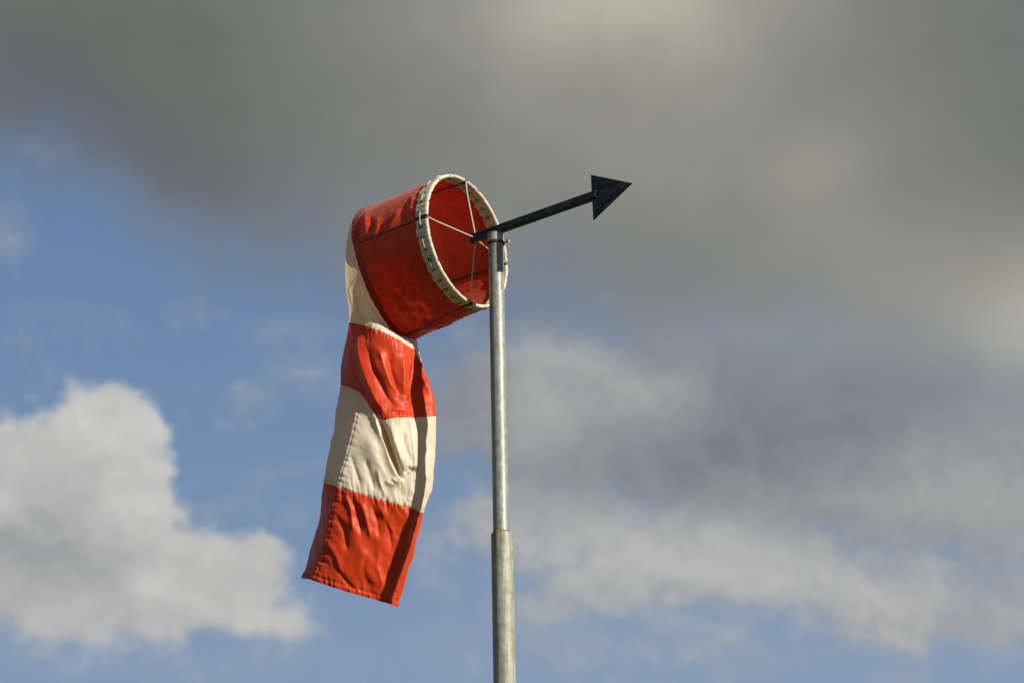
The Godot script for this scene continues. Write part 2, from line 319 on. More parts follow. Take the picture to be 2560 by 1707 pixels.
func sky_color(az: float, el: float) -> Color:
	# display-referred tones, turned to light at the end
	var ca := cos(deg_to_rad(el))
	var d := Vector3(sin(deg_to_rad(az)) * ca, sin(deg_to_rad(el)), -cos(deg_to_rad(az)) * ca)
	var q := d * 4.0
	var n0 := coarse.get_noise_3dv(q)                       # features of about 15 degrees
	var n1 := fine.get_noise_3dv(d * 14.0)                  # about 4 degrees
	var n2 := puff.get_noise_3dv(d * 34.0 + Vector3(n1, n0, n1) * 0.5)    # about 1.7 degrees
	var n3 := puff.get_noise_3dv(d * 16.0 + Vector3(7, 3, 1))
	var dd := Vector3(d.x, d.y * 1.25, d.z)
	var n4 := fine.get_noise_3dv(dd * 13.0 + Vector3(2, 9, 4))
	var n5 := puff.get_noise_3dv(dd * 27.0 + Vector3(n1, n0, n1) * 0.6)
	# how far each billow faces the sun, from the slope of its noise
	var face := (n2 - puff.get_noise_3dv((d + Vector3(0.006, 0.007, 0.003)) * 34.0 + Vector3(n1, n0, n1) * 0.5))
	var face2 := (n5 - puff.get_noise_3dv((dd + Vector3(0.006, 0.008, 0.003)) * 27.0 + Vector3(n1, n0, n1) * 0.6))
	var n6 := puff.get_noise_3dv(d * 85.0 + Vector3(4, 4, n2))
	var near := 1.0 - smoothstep(0.0, 1.0, maxf((absf(az) - 17.0) / 9.0, maxf((el - 32.0) / 9.0, (9.5 - el) / 5.0)))
	var far := 1.0 - near

	# air
	var k := clampf((el - 8.0) / 26.0, 0.0, 1.0)
	var c := Vector3(139, 161, 187).lerp(Vector3(90, 119, 162), pow(k, 0.9))
	if el > 34.0:
		c = c.lerp(Vector3(62, 92, 142), clampf((el - 34.0) / 56.0, 0.0, 1.0))

	# wisps
	var f := 0.0
	if near > 0.0:
		f = spread(WISPS, az + n1 * 0.5, el + n2 * 0.3) * near
		f = clampf(f * (0.75 + 0.9 * n2), 0.0, 1.0)
		c = c.lerp(Vector3(158, 165, 176), f)

	# heaped cloud
	f = 0.0
	var g := 0.0
	if near > 0.0:
		f = spread(HEAP, az + n1 * 0.35, el + n3 * 0.35) * near
		g = spread(HEAP_LIGHT, az + n1 * 0.5, el + n2 * 0.4) * near
	f += far * clampf(0.42 + 1.5 * n1 + 0.5 * n0, 0.0, 1.1) * clampf((40.0 - el) / 16.0, 0.0, 1.0)
	var a := smoothstep(lerpf(0.10, 0.34, clampf((el - 12.5) / 4.0, 0.0, 1.0)), lerpf(1.05, 0.80, clampf((el - 12.5) / 4.0, 0.0, 1.0)), f + 0.38 * n2 + 0.26 * n3 + 0.12 * n6)
	c = c.lerp(Vector3(186, 185, 183) + Vector3(1.05, 1.0, 0.92) * (g + 5.0 * n2 + 6.0 * n3 + 7.0 * face), a * 0.96)

	# low broken cloud
	if near > 0.0:
		f = spread(LOW, az + n4 * 1.0, el + n3 * 0.6) * near
		g = spread(LOW_LIGHT, az + n1 * 0.5, el + n3 * 0.5)
		a = smoothstep(0.02, 1.05, 0.94 * f + 0.42 * n4 + 0.40 * n5 + 0.16 * n6)
		c = c.lerp(Vector3(172, 171, 169) + Vector3(1.05, 1.0, 0.85) * (g + 9.0 * n5 + 7.0 * n4 + 7.0 * face2), a * 0.9)

		# the dim mass in the middle
		f = spread(MASS, az + n1 * 0.7, el + n3 * 0.6) * near
		g = spread(MASS_LIGHT, az + n1 * 0.6, el + n3 * 0.5)
		a = smoothstep(0.08, 0.95, f + 0.34 * n4 + 0.20 * n5)
		c = c.lerp(Vector3(139, 142, 145) + Vector3(1.1, 1.0, 0.85) * (g + 5.0 * n5 + 6.0 * n4 + 4.5 * face2), a * 0.97)

	# the sheet of cloud above
	var edge := deck_edge(az + n0 * 1.5)
	var s := el - edge + n1 * 1.2 + n3 * 0.5
	a = smoothstep(-1.9, 2.4, s) * near
	a = maxf(a, far * smoothstep(-0.42, 0.34, n0 + 0.35 * n1 + clampf((el - 22.0) / 40.0, -0.3, 0.3)))
	g = 0.0
	if near > 0.0:
		g = spread(DECK_LIGHT, az + n0 * 1.0, el + n1 * 0.8) * near
	g += far * 40.0 * n0
	var body := Vector3(114, 116, 112)
	var under := 1.0 - smoothstep(0.0, 5.0, s)
	body = body.lerp(Vector3(118, 127, 140), under * 0.75)
	var warm := Vector3(1.0, 0.925, 0.765) if g > 0.0 else Vector3(0.95, 1.0, 0.98)
	c = c.lerp(body + warm * g + Vector3.ONE * (4.0 * n1 + 2.0 * n3), a * 0.985)
	c = c.clamp(Vector3.ONE * 20.0, Vector3.ONE * 250.0)
	var lit := Color(c.x / 255.0, c.y / 255.0, c.z / 255.0).srgb_to_linear()
	return Color(lit.r / EXPOSURE, lit.g / EXPOSURE, lit.b / EXPOSURE)


func sky_picture() -> ImageTexture:
	# all round at a coarse grain, then the part where the clouds lie near enough to be seen well again at the full grain
	var w := 4096
	var im := Image.create_empty(640, 320, false, Image.FORMAT_RGBAF)
	for y in 320:
		var el := 90.0 - (y + 0.5) * 180.0 / 320.0
		for x in 640:
			im.set_pixel(x, y, sky_color((x + 0.5) * 360.0 / 640.0 - 180.0, maxf(el, 0.5)) if el > -2.0 else Color(0.13, 0.15, 0.12))
	im.resize(w, w / 2, Image.INTERPOLATE_CUBIC)
	var x0 := int((180.0 - 21.5) / 360.0 * w)
	var x1 := int((180.0 + 21.5) / 360.0 * w)
	var y0 := int((90.0 - 36.5) / 180.0 * w / 2)
	var y1 := int((90.0 - 7.5) / 180.0 * w / 2)
	for y in range(y0, y1):
		var el := 90.0 - (y + 0.5) * 180.0 / (w / 2)
		for x in range(x0, x1):
			im.set_pixel(x, y, sky_color((x + 0.5) * 360.0 / w - 180.0, el))
	return ImageTexture.create_from_image(im)


# =====================================================================  helpers

func mesh_node(called: String, m: Mesh, mat: Material, parent: Node) -> MeshInstance3D:
	var o := MeshInstance3D.new()
	o.name = called
	o.mesh = m
	o.material_override = mat
	parent.add_child(o, true)
	return o


func thing(called: String, at: Vector3, label: String, category: String) -> Node3D:
	var o := Node3D.new()
	o.name = called
	o.position = at
	o.set_meta("label", label)
	o.set_meta("category", category)
	add_child(o, true)
	return o


func grid(rows: Array, closed: bool, flip := false, uvs: Array = [], tints: Array = []) -> ArrayMesh:
	# rows of equal length become one smooth sheet; closed joins the last column to the first
	var h: int = rows.size()
	var w: int = rows[0].size()
	var pos := PackedVector3Array()
	var nor := PackedVector3Array()
	var uv := PackedVector2Array()
	var col := PackedColorArray()
	pos.resize(h * w)
	nor.resize(h * w)
	for r in h:
		for c in w:
			var p: Vector3 = rows[r][c]
			var l: Vector3 = rows[r][(c + w - 1) % w] if closed else rows[r][maxi(c - 1, 0)]
			var g: Vector3 = rows[r][(c + 1) % w] if closed else rows[r][mini(c + 1, w - 1)]
			var t: Vector3 = rows[maxi(r - 1, 0)][c]
			var b: Vector3 = rows[mini(r + 1, h - 1)][c]
			var n := (b - t).cross(g - l).normalized()
			pos[r * w + c] = p
			nor[r * w + c] = -n if flip else n
			if uvs:
				uv.append(uvs[r][c])
			if tints:
				col.append(tints[r][c])
	var idx := PackedInt32Array()
	for r in h - 1:
		for c in (w if closed else w - 1):
			var i := r * w + c
			var j := r * w + (c + 1) % w
			if flip:
				idx.append_array([i, i + w, j, j, i + w, j + w])
			else:
				idx.append_array([i, j, i + w, j, j + w, i + w])
	var arr := []
	arr.resize(Mesh.ARRAY_MAX)
	arr[Mesh.ARRAY_VERTEX] = pos
	arr[Mesh.ARRAY_NORMAL] = nor
	if uvs:
		arr[Mesh.ARRAY_TEX_UV] = uv
	if tints:
		arr[Mesh.ARRAY_COLOR] = col
	arr[Mesh.ARRAY_INDEX] = idx
	var m := ArrayMesh.new()
	m.add_surface_from_arrays(Mesh.PRIMITIVE_TRIANGLES, arr)
	return m


func rod(path: Array, radius: float, sides := 10, ring := false) -> ArrayMesh:
	# a round rod along a line, its ends closed
	var rows := []
	var n := path.size()
	var side := Vector3.ZERO
	for i in n:
		var a: Vector3 = path[(i + n - 1) % n] if ring else path[maxi(i - 1, 0)]
		var b: Vector3 = path[(i + 1) % n] if ring else path[mini(i + 1, n - 1)]
		var t := (b - a).normalized()
		if side == Vector3.ZERO:
			side = t.cross(Vector3.UP if absf(t.y) < 0.9 else Vector3.RIGHT).normalized()
		side = (side - t * side.dot(t)).normalized()
		var up := t.cross(side)
		var row := PackedVector3Array()
		for k in sides:
			var q := TAU * k / sides
			row.append(path[i] + (side * cos(q) + up * sin(q)) * radius)
		rows.append(row)
	if ring:
		rows.append(rows[0])
	else:
		for e in [0, rows.size() - 1]:
			var flat := PackedVector3Array()
			for k in sides:
				flat.append((path[0] if e == 0 else path[n - 1]) + (rows[e][k] - (path[0] if e == 0 else path[n - 1])) * 0.02)
			if e == 0:
				rows.insert(0, flat)
			else:
				rows.append(flat)
	return grid(rows, true, true)


func lathe(profile: Array, axis: Vector3, x: Vector3, origin: Vector3, sides := 48, uv_up := 0.0) -> ArrayMesh:
	# profile of (radius, height along the axis), from the bottom up
	var z := axis.cross(x)
	var rows := []
	var uvs := []
	var cols := sides + 1
	for p in profile:
		var row := PackedVector3Array()
		var uv := PackedVector2Array()
		for k in cols:
			var q := TAU * k / sides
			row.append(origin + axis * p.y + (x * cos(q) + z * sin(q)) * p.x)
			uv.append(Vector2(float(k) / sides, p.y * uv_up))
		rows.append(row)
		uvs.append(uv)
	return grid(rows, false, false, uvs)


func block(st: SurfaceTool, o: Vector3, x: Vector3, y: Vector3, z: Vector3, size: Vector3, bevel: float) -> void:
	# a box about o along the axes x, y, z with cut edges
	var h := size * 0.5
	var ax := [x, y, z]
	var hs := [h.x, h.y, h.z]
	for i in 3:
		for s in [-1.0, 1.0]:
			var j := (i + 1) % 3
			var k := (i + 2) % 3
			var q := []
			for c in [[-1, -1], [1, -1], [1, 1], [-1, 1]]:
				q.append(o + ax[i] * s * hs[i] + ax[j] * c[0] * (hs[j] - bevel) + ax[k] * c[1] * (hs[k] - bevel))
			quad(st, q, ax[i] * s)
	for i in 3:
		var j := (i + 1) % 3
		var k := (i + 2) % 3
		for s in [-1.0, 1.0]:
			for t in [-1.0, 1.0]:
				var a: Vector3 = ax[i] * (hs[i] - bevel)
				var p: Vector3 = o + ax[j] * s * hs[j] + ax[k] * t * (hs[k] - bevel)
				var r: Vector3 = o + ax[j] * s * (hs[j] - bevel) + ax[k] * t * hs[k]
				quad(st, [p - a, p + a, r + a, r - a], ax[j] * s + ax[k] * t)
	for s in [-1.0, 1.0]:
		for t in [-1.0, 1.0]:
			for u in [-1.0, 1.0]:
				var c: Vector3 = o + x * s * (h.x - bevel) + y * t * (h.y - bevel) + z * u * (h.z - bevel)
				tri(st, c + x * s * bevel, c + y * t * bevel, c + z * u * bevel, x * s + y * t + z * u)


func tri(st: SurfaceTool, a: Vector3, b: Vector3, c: Vector3, out: Vector3) -> void:
	if (b - a).cross(c - a).dot(out) > 0.0:
		var t := b
		b = c
		c = t
	st.set_normal(out.normalized())
	st.add_vertex(a)
	st.set_normal(out.normalized())
	st.add_vertex(b)
	st.set_normal(out.normalized())
	st.add_vertex(c)


func quad(st: SurfaceTool, q: Array, out: Vector3) -> void:
	tri(st, q[0], q[1], q[2], out)
	tri(st, q[0], q[2], q[3], out)


func begin() -> SurfaceTool:
	var st := SurfaceTool.new()
	st.begin(Mesh.PRIMITIVE_TRIANGLES)
	return st


func grey(r: float, g: float, b: float, rough: float, metal: float) -> StandardMaterial3D:
	# a real-world base colour in linear values
	var m := StandardMaterial3D.new()
	m.albedo_color = Color(r, g, b).linear_to_srgb()
	m.roughness = rough
	m.metallic = metal
	return m


# =====================================================================  mast

func zinc_picture(seed_: int, base: Vector3, spread_: float, stain: float) -> ImageTexture:
	# galvanised tube: crystals of zinc, faint runs down the tube and small dark pits
	var cells := FastNoiseLite.new()
	cells.seed = seed_
	cells.noise_type = FastNoiseLite.TYPE_CELLULAR
	cells.cellular_return_type = FastNoiseLite.RETURN_CELL_VALUE
	cells.cellular_jitter = 1.0
	cells.frequency = 1.0
	var im := Image.create_empty(160, 1280, false, Image.FORMAT_RGB8)
	for y in 1280:
		for x in 160:
			var q := TAU * x / 160.0
			var p := Vector3(cos(q) * 41.0, y * 1.6, sin(q) * 41.0)
			var wob := Vector3(cloth.get_noise_3dv(p * 0.06), 0, cloth.get_noise_3dv(p * 0.06 + Vector3(9, 0, 0))) * 6.0
			wob.y = wob.x
			var v := cells.get_noise_3dv((p + wob) * 0.075) * 0.6 + cells.get_noise_3dv((p + wob) * 0.16) * 0.4
			var run := cloth.get_noise_3dv(p * Vector3(0.12, 0.006, 0.12))
			var dirt := cloth.get_noise_3dv(p * 0.02 + Vector3(0, 50, 0))
			var t := 1.0 + spread_ * v + 0.16 * run
			var c := base * t
			c = c.lerp(base * Vector3(0.80, 0.76, 0.60), clampf(dirt * 0.8 + stain, 0.0, 0.6))
			# runs of dirty water below the step
			if stain > 0.0 and y < 992:
				c *= 1.0 - 0.45 * exp(-(992 - y) / 70.0) * smoothstep(-0.15, 0.5, cloth.get_noise_3dv(Vector3(p.x * 0.09, 7.0, p.z * 0.09)))
			if cloth.get_noise_3dv(p * 0.21 + Vector3(3, 3, 3)) > 0.72:
				c *= 0.55
			im.set_pixel(x, y, Color(c.x, c.y, c.z))
	return ImageTexture.create_from_image(im)


func build_mast() -> void:
	var t := thing("pole", Vector3.ZERO, "grey galvanised steel pole, stepped to a thicker tube in its lower half", "pole")
	var upper := grey(1, 1, 1, 0.50, 0.16)
	upper.albedo_texture = zinc_picture(3, Vector3(0.465, 0.49, 0.495), 0.24, 0.0)
	var lower := grey(1, 1, 1, 0.60, 0.10)
	lower.albedo_texture = zinc_picture(8, Vector3(0.50, 0.51, 0.49), 0.17, 0.06)
	var joint := 3.5474
	mesh_node("upper_tube", lathe([Vector2(0.030, joint - 0.3), Vector2(0.0301, joint), Vector2(0.0301, joint + 0.6), Vector2(0.0300, TOP.y - 0.055), Vector2(0.0285, TOP.y - 0.054)], Vector3.UP, Vector3.BACK, Vector3.ZERO, 64, 0.5), upper, t)
	mesh_node("lower_tube", lathe([Vector2(0.0418, 0.0), Vector2(0.0410, joint - 0.6), Vector2(0.0407, joint - 0.004), Vector2(0.0403, joint - 0.001), Vector2(0.039, joint), Vector2(0.0302, joint + 0.001)], Vector3.UP, Vector3.BACK, Vector3(0.0025, 0, 0), 64, 0.5), lower, t)
	# moss that has settled on the step between the tubes
	var rows := []
	for r in 6:
		var row := PackedVector3Array()
		for k in 72:
			var q := TAU * k / 72.0
			var lump := 0.5 + 0.5 * cloth.get_noise_2d(cos(q) * 3.1 + 5.0, sin(q) * 3.1) + 0.5 * cloth.get_noise_2d(cos(q) * 11.0, sin(q) * 11.0 + 4.0)
			lump = clampf(lump * (0.45 + 0.55 * exp(-pow(angle_difference(q, 1.95) / 0.5, 2.0)) * 2.0), 0.06, 2.0)
			var f := r / 5.0
			row.append(Vector3(0.0020 * (1.0 - f), joint - 0.005 + f * (0.009 + 0.014 * lump), 0) + Vector3(cos(q), 0, sin(q)) * (lerpf(0.0412, 0.0302, pow(f, 0.6)) + 0.0020 * sin(f * PI)))
		rows.append(row)
	mesh_node("moss", grid(rows, true), grey(0.11, 0.085, 0.028, 0.95, 0.0), t)


# =====================================================================  wind vane

func ring_point(deg: float, back: float, r: float) -> Vector3:
	var q := deg_to_rad(deg)
	return RING - RING_N * back + (RING_X * cos(q) + RING_Y * sin(q)) * r


func build_vane() -> void:
	var t := thing("wind_vane", TOP, "dark steel arrow on a square arm with a hoop on four spokes, atop the pole", "wind vane")
	var dark := grey(1, 1, 1, 0.60, 0.0)
	dark.metallic_specular = 0.35
	var dt := NoiseTexture2D.new()
	dt.width = 256
	dt.height = 256
	dt.seamless = true
	var dn := FastNoiseLite.new()
	dn.seed = 17
	dn.frequency = 0.018
	dn.fractal_octaves = 5
	dn.domain_warp_enabled = true
	dn.domain_warp_amplitude = 40.0
	dt.noise = dn
	var dr := Gradient.new()
	dr.offsets = PackedFloat32Array([0.2, 0.5, 0.8])
	dr.colors = PackedColorArray([Color(0.10, 0.13, 0.145), Color(0.15, 0.185, 0.20), Color(0.27, 0.30, 0.315)])
	dt.color_ramp = dr
	dark.albedo_texture = dt
	dark.uv1_triplanar = true
	dark.uv1_scale = Vector3(5, 5, 5)
	var steel := grey(0.28, 0.29, 0.285, 0.5, 0.3)
	var rodmat := grey(0.35, 0.335, 0.315, 0.5, 0.2)
	var black := grey(0.015, 0.015, 0.016, 0.6, 0.0)

	# the arm: a square tube, open towards the arrowhead
	var st := begin()
	var y0 := -0.0125
	var y1 := 0.0160
	var s0 := -0.0230
	var s1 := 0.0065
	var a0 := -0.112
	var a1 := 0.500
	var wall := 0.0028
	var mid := (y0 + y1) * 0.5
	var sm := (s0 + s1) * 0.5
	var am := (a0 + a1) * 0.5
	block(st, WIND * am + Vector3.UP * mid + SIDE * (s0 + wall * 0.5), WIND, Vector3.UP, SIDE, Vector3(a1 - a0, y1 - y0, wall), 0.0012)
	block(st, WIND * am + Vector3.UP * mid + SIDE * (s1 - wall * 0.5), WIND, Vector3.UP, SIDE, Vector3(a1 - a0, y1 - y0, wall), 0.0012)
	block(st, WIND * am + Vector3.UP * (y0 + wall * 0.5 - 0.0002) + SIDE * sm, WIND, Vector3.UP, SIDE, Vector3(a1 - a0 - 0.001, wall, s1 - s0 - 0.0024), 0.0004)
	block(st, WIND * am + Vector3.UP * (y1 - wall * 0.5 + 0.0002) + SIDE * sm, WIND, Vector3.UP, SIDE, Vector3(a1 - a0 - 0.001, wall, s1 - s0 - 0.0024), 0.0004)
	block(st, WIND * (a0 - 0.0012) + Vector3.UP * (mid - 0.002) + SIDE * sm, WIND, Vector3.UP, SIDE, Vector3(0.004, y1 - y0 + 0.006, s1 - s0 + 0.002), 0.001)
	mesh_node("arm", st.commit(), dark, t)

	# the arrowhead: a cut plate let into the tube
	st = begin()
	var tip := [Vector2(0.4725, 0.0945), Vector2(0.6590, -0.0030), Vector2(0.4755, -0.1010)]
	var front := []
	var rear := []
	for p in tip:
		front.append(WIND * p.x + Vector3.UP * p.y + SIDE * (sm - 0.0015))
		rear.append(WIND * p.x + Vector3.UP * p.y + SIDE * (sm + 0.0015))
	tri(st, front[0], front[1], front[2], -SIDE)
	tri(st, rear[0], rear[1], rear[2], SIDE)
	for i in 3:
		var j := (i + 1) % 3
		var e: Vector2 = (tip[j] - tip[i]).normalized()
		quad(st, [front[i], front[j], rear[j], rear[i]], WIND * -e.y * -1.0 * -1.0 + Vector3.UP * e.x)
	mesh_node("arrowhead", st.commit(), dark, t)

	# the turning cap over the pole, its clamp and bolts
	mesh_node("bearing_cap", lathe([Vector2(0.0302, -0.047), Vector2(0.0328, -0.0465), Vector2(0.0330, -0.045), Vector2(0.0330, -0.015), Vector2(0.0318, -0.0132), Vector2(0.001, -0.0130)], Vector3.UP, Vector3.BACK, Vector3.ZERO, 48), steel, t)
	var bead := []
	for k in 40:
		var q := TAU * k / 40.0
		bead.append(Vector3(cos(q), 0, sin(q)) * (0.0318 + 0.0007 * sin(k * 2.7)) + Vector3.UP * (-0.0132 + 0.0006 * sin(k * 1.9)))
	mesh_node("weld", rod(bead, 0.0022, 8, true), steel, t)
	mesh_node("clamp_band", lathe([Vector2(0.0305, -0.0570), Vector2(0.0348, -0.0568), Vector2(0.0352, -0.056), Vector2(0.0352, -0.0485), Vector2(0.0345, -0.0475), Vector2(0.0305, -0.0473)], Vector3.UP, Vector3.BACK, Vector3.ZERO, 48), black, t)
	var bolt := Vector3(0.0375, -0.0525, 0.016)
	var toward := Vector3(0.75, -0.1, 0.65).normalized()
	var b := mesh_node("bolt", lathe([Vector2(0.0038, -0.010), Vector2(0.0038, 0.0072), Vector2(0.0078, 0.0075), Vector2(0.0078, 0.0140), Vector2(0.0066, 0.0152), Vector2(0.0001, 0.0156)], toward, toward.cross(Vector3.UP).normalized(), bolt + toward * 0.004, 6), grey(0.46, 0.38, 0.31, 0.5, 0.3), t)
	b.set_meta("label", "pale hexagonal bolt head")
	mesh_node("bolt", rod([Vector3(-0.028, -0.062, 0.006), Vector3(-0.046, -0.0625, 0.006), Vector3(-0.053, -0.058, 0.007)], 0.0031, 8), grey(0.28, 0.22, 0.20, 0.5, 0.3), t)

	# the hoop and the four bent rods that carry it
	var path := []
	for k in 96:
		path.append(ring_point(k * 3.75, 0.0, RING_R) - TOP)
	mesh_node("hoop", rod(path, 0.0048, 10, true), black, t)
	var hub := WIND * -0.099
	var starts := [hub + SIDE * (s1 + 0.001) + Vector3.UP * -0.002, hub + SIDE * -0.006 + Vector3.UP * (y1 + 0.0005), hub + SIDE * (s0 - 0.001) + Vector3.UP * 0.001, hub + SIDE * -0.006 + Vector3.UP * (y0 - 0.001)]
	for k in 4:
		var a: Vector3 = starts[k]
		var bend := ring_point(k * 90.0, -0.004, RING_R - 0.050) - TOP
		var e := ring_point(k * 90.0, -0.002, RING_R - 0.003) - TOP
		var line := [a]
		line.append(a.lerp(bend, 0.5))
		for i in 7:
			var f := i / 6.0
			line.append(a.lerp(bend, 0.90).lerp(bend, f).lerp(bend.lerp(e, 0.45 * f), f))
		line.append(e)
		mesh_node("spoke", rod(line, 0.0030, 10), rodmat, t)


# =====================================================================  sock

func mouth_point(deg: float, v: float) -> Vector3:
	# stiff at the hoop, drooping and turning down towards the end of the first band
	var k := pow(v, 1.4)
	var q := deg_to_rad(deg)
	var yaw := atan2(RING_N.x, RING_N.z) + deg_to_rad(5.0) * k
	var tilt := asin(RING_N.y) + deg_to_rad(10.0) * k
	var n := Vector3(sin(yaw) * cos(tilt), sin(tilt), cos(yaw) * cos(tilt))
	var x := Vector3.UP.cross(n).normalized()
	var low := pow(maxf(0.0, -sin(q)), 2.0)
	return RING - RING_N * 0.40 * v + (x * cos(q) + n.cross(x) * sin(q)) * (RING_R + 0.002 - 0.008 * k) - Vector3.UP * 0.06 * k * low


func hermite(p0: Vector3, p1: Vector3, p2: Vector3, p3: Vector3, t0: float, t1: float, t2: float, t3: float, t: float) -> Vector3:
	var h := t2 - t1
	var m1 := (p2 - p0) / (t2 - t0) * h
	var m2 := (p3 - p1) / (t3 - t1) * h
	var x := (t - t1) / h
	return p1 * (2.0 * x * x * x - 3.0 * x * x + 1.0) + m1 * (x * x * x - 2.0 * x * x + x) + p2 * (3.0 * x * x - 2.0 * x * x * x) + m2 * (x * x * x - x * x)


func prepare_sections() -> void:
	for v in [0.0, 0.25, 0.5, 0.75, 1.0]:
		var row := PackedVector3Array()
		for d in AROUND:
			row.append(mouth_point(d, v))
		knots.append([v, row])
	var elbow := PackedVector3Array()
	for i in AROUND.size():
		var d: float = AROUND[i]
		var p: Vector3 = (knots[4][1][i] + SECTIONS[0][1][i]) * 0.5
		var bulge := exp(-pow((d - 140.0) / 55.0, 2.0)) + exp(-pow((d - 500.0) / 55.0, 2.0))
		var tuck := exp(-pow((d - 315.0) / 45.0, 2.0))
		elbow.append(p + (-WIND * 0.6 + Vector3.UP * 0.5) * 0.055 * bulge + Vector3.UP * 0.075 * tuck - WIND * 0.03 * tuck)
	knots.append([1.5, elbow])
	for s in SECTIONS:
		knots.append([s[0], PackedVector3Array(s[1])])


func section(v: float) -> PackedVector3Array:
	var i := 0
	while i < knots.size() - 2 and knots[i + 1][0] <= v:
		i += 1
	var n: int = knots.size()
	var out := PackedVector3Array()
	for j in AROUND.size():
		var p1: Vector3 = knots[i][1][j]
		var p2: Vector3 = knots[i + 1][1][j]
		var t1: float = knots[i][0]
		var t2: float = knots[i + 1][0]
		var p0: Vector3 = knots[i - 1][1][j] if i > 0 else p1 * 2.0 - p2
		var t0: float = knots[i - 1][0] if i > 0 else t1 * 2.0 - t2
		var p3: Vector3 = knots[i + 2][1][j] if i + 2 < n else p2 * 2.0 - p1
		var t3: float = knots[i + 2][0] if i + 2 < n else t2 * 2.0 - t1
		out.append(hermite(p0, p1, p2, p3, t0, t1, t2, t3, v))
	return out


func sock_row(v: float, count: int, stiff: bool) -> PackedVector3Array:
	var n := AROUND.size()
	var out := PackedVector3Array()
	var ring := section(v) if not stiff else PackedVector3Array()
	for c in count:
		var u := float(c) * n / count
		var i := int(floor(u))
		var x := u - i
		if stiff:
			var d0: float = AROUND[i]
			var d1: float = AROUND[i + 1] if i + 1 < n else AROUND[0] + 360.0
			out.append(mouth_point(lerpf(d0, d1, x), v))
		else:
			out.append(hermite(ring[(i + n - 1) % n], ring[i], ring[(i + 1) % n], ring[(i + 2) % n], -1.0, 0.0, 1.0, 2.0, x))
	return out


func crease(n: float) -> float:
	return 0.55 - absf(n) * 1.9


func fold_height(p: Vector3, v: float, seam_a: Vector3, seam_c: Vector3) -> float:
	var d := 0.0
	if true:
		for f in FOLDS:
			var w: float = f[0]
			var line: Array = f[2]
			var reach := w * 3.0
			if p.y > line[0].y + reach or p.y < line[line.size() - 1].y - reach - 0.03 or absf(p.x - line[1].x) > reach + 0.12:
				continue
			var best := 1e9
			var along := 0.0
			var off := Vector3.ZERO
			for i in line.size() - 1:
				var a: Vector3 = line[i]
				var b: Vector3 = line[i + 1]
				var ab := b - a
				var t := clampf((p - a).dot(ab) / ab.length_squared(), 0.0, 1.0)
				var dist := (p - a - ab * t).length_squared()
				if dist < best:
					best = dist
					off = p - a - ab * t
					along = (i + t) / (line.size() - 1)
			best = sqrt(best)
			if f[3] == 1:
				# a lap: swells towards the edge, drops off it and rises again beyond
				var ends := smoothstep(-0.05, 0.3, along) * smoothstep(1.05, 0.8, along)
				if best < reach:
					var x := best * signf(off.x + off.z * 0.5)
					if x < 0.0:
						d += f[1] * 0.22 * exp(-pow(x / (w * 1.3), 2.0)) * ends
					else:
						var drop := smoothstep(0.0, 0.007, x)
						d += (f[1] * 0.22 * (1.0 - drop) - f[1] * drop * exp(-pow(maxf(x - 0.006, 0.0) / w, 2.0))) * ends
			elif best < reach:
				d += f[1] * exp(-pow(best / w, 1.35)) * smoothstep(-0.05, 0.25, along) * smoothstep(1.08, 0.8, along)
	# gathers beside the seams that run round the sock
	for k in range(1, 6):
		var m := absf(v - k) * BAND
		if m > 0.16:
			continue
		var q := Vector3(p.x * 34.0, v * 2.2, p.z * 34.0)
		var q2 := Vector3(p.x * 80.0, v * 5.0, p.z * 80.0)
		if k == 1:
			q = Vector3(p.y * 30.0, v * 2.2, p.z * 30.0)
			q2 = Vector3(p.y * 70.0, v * 5.0, p.z * 70.0)
		var lengthen := 0.55 + 0.6 * cloth.get_noise_3dv(q * 0.6 + Vector3(31, 0, 0))
		d += (0.0035 if k == 1 else 0.0058) * crease(cloth.get_noise_3dv(q)) * exp(-m / (0.045 * maxf(lengthen, 0.2) * 1.6))
		d += (0.0008 if k == 1 else 0.0020) * crease(cloth.get_noise_3dv(q2)) * exp(-m / 0.018)
		d -= 0.0022 * exp(-pow(m / 0.0035, 2.0))
	if v < 0.6:
		var q := Vector3(p.y * 24.0, v * 3.0, p.z * 24.0)
		d += 0.0052 * crease(cloth.get_noise_3dv(q)) * exp(-v / 0.25) * smoothstep(0.10, 0.2, v)
	# and beside the long ones
	if v > 1.98:
		for s in [[seam_a, 1.0], [seam_c, 2.0]]:
			var m: float = (p - s[0]).length()
			if m < 0.12:
				d += (0.0042 if s[1] < 1.5 else 0.0026) * crease(cloth.get_noise_3dv(Vector3((v * BAND) * 42.0, s[1] * 9.0, m * 6.0))) * exp(-m / 0.030)
				d -= 0.0022 * exp(-pow(m / 0.0035, 2.0))
	if v < 1.0:
		# the slack underside hangs in shallow scallops
		var low := smoothstep(RING.y - 0.16, RING.y - 0.27, p.y)
		d += low * sin(v * PI) * (0.010 + 0.016 * cloth.get_noise_3dv(Vector3(p.x * 9.0, v * 2.0, p.z * 9.0)))
	d -= 0.003 * exp(-pow((v - 4.95) * BAND / 0.004, 2.0))
	# broad unevenness
	var big := smoothstep(0.1, 0.8, v)
	d += big * (0.0030 if v < 1.0 else 0.0060) * cloth.get_noise_3dv(Vector3(p.x * 9.0 + p.y * 5.0, p.y * 4.0, p.z * 9.0))
	d += big * (0.0003 if v < 1.0 else 0.0009) * crease(cloth.get_noise_3dv(Vector3(p.x * 16.0 + p.y * 14.0, p.y * 9.0 - p.x * 8.0, p.z * 14.0)))
	return d


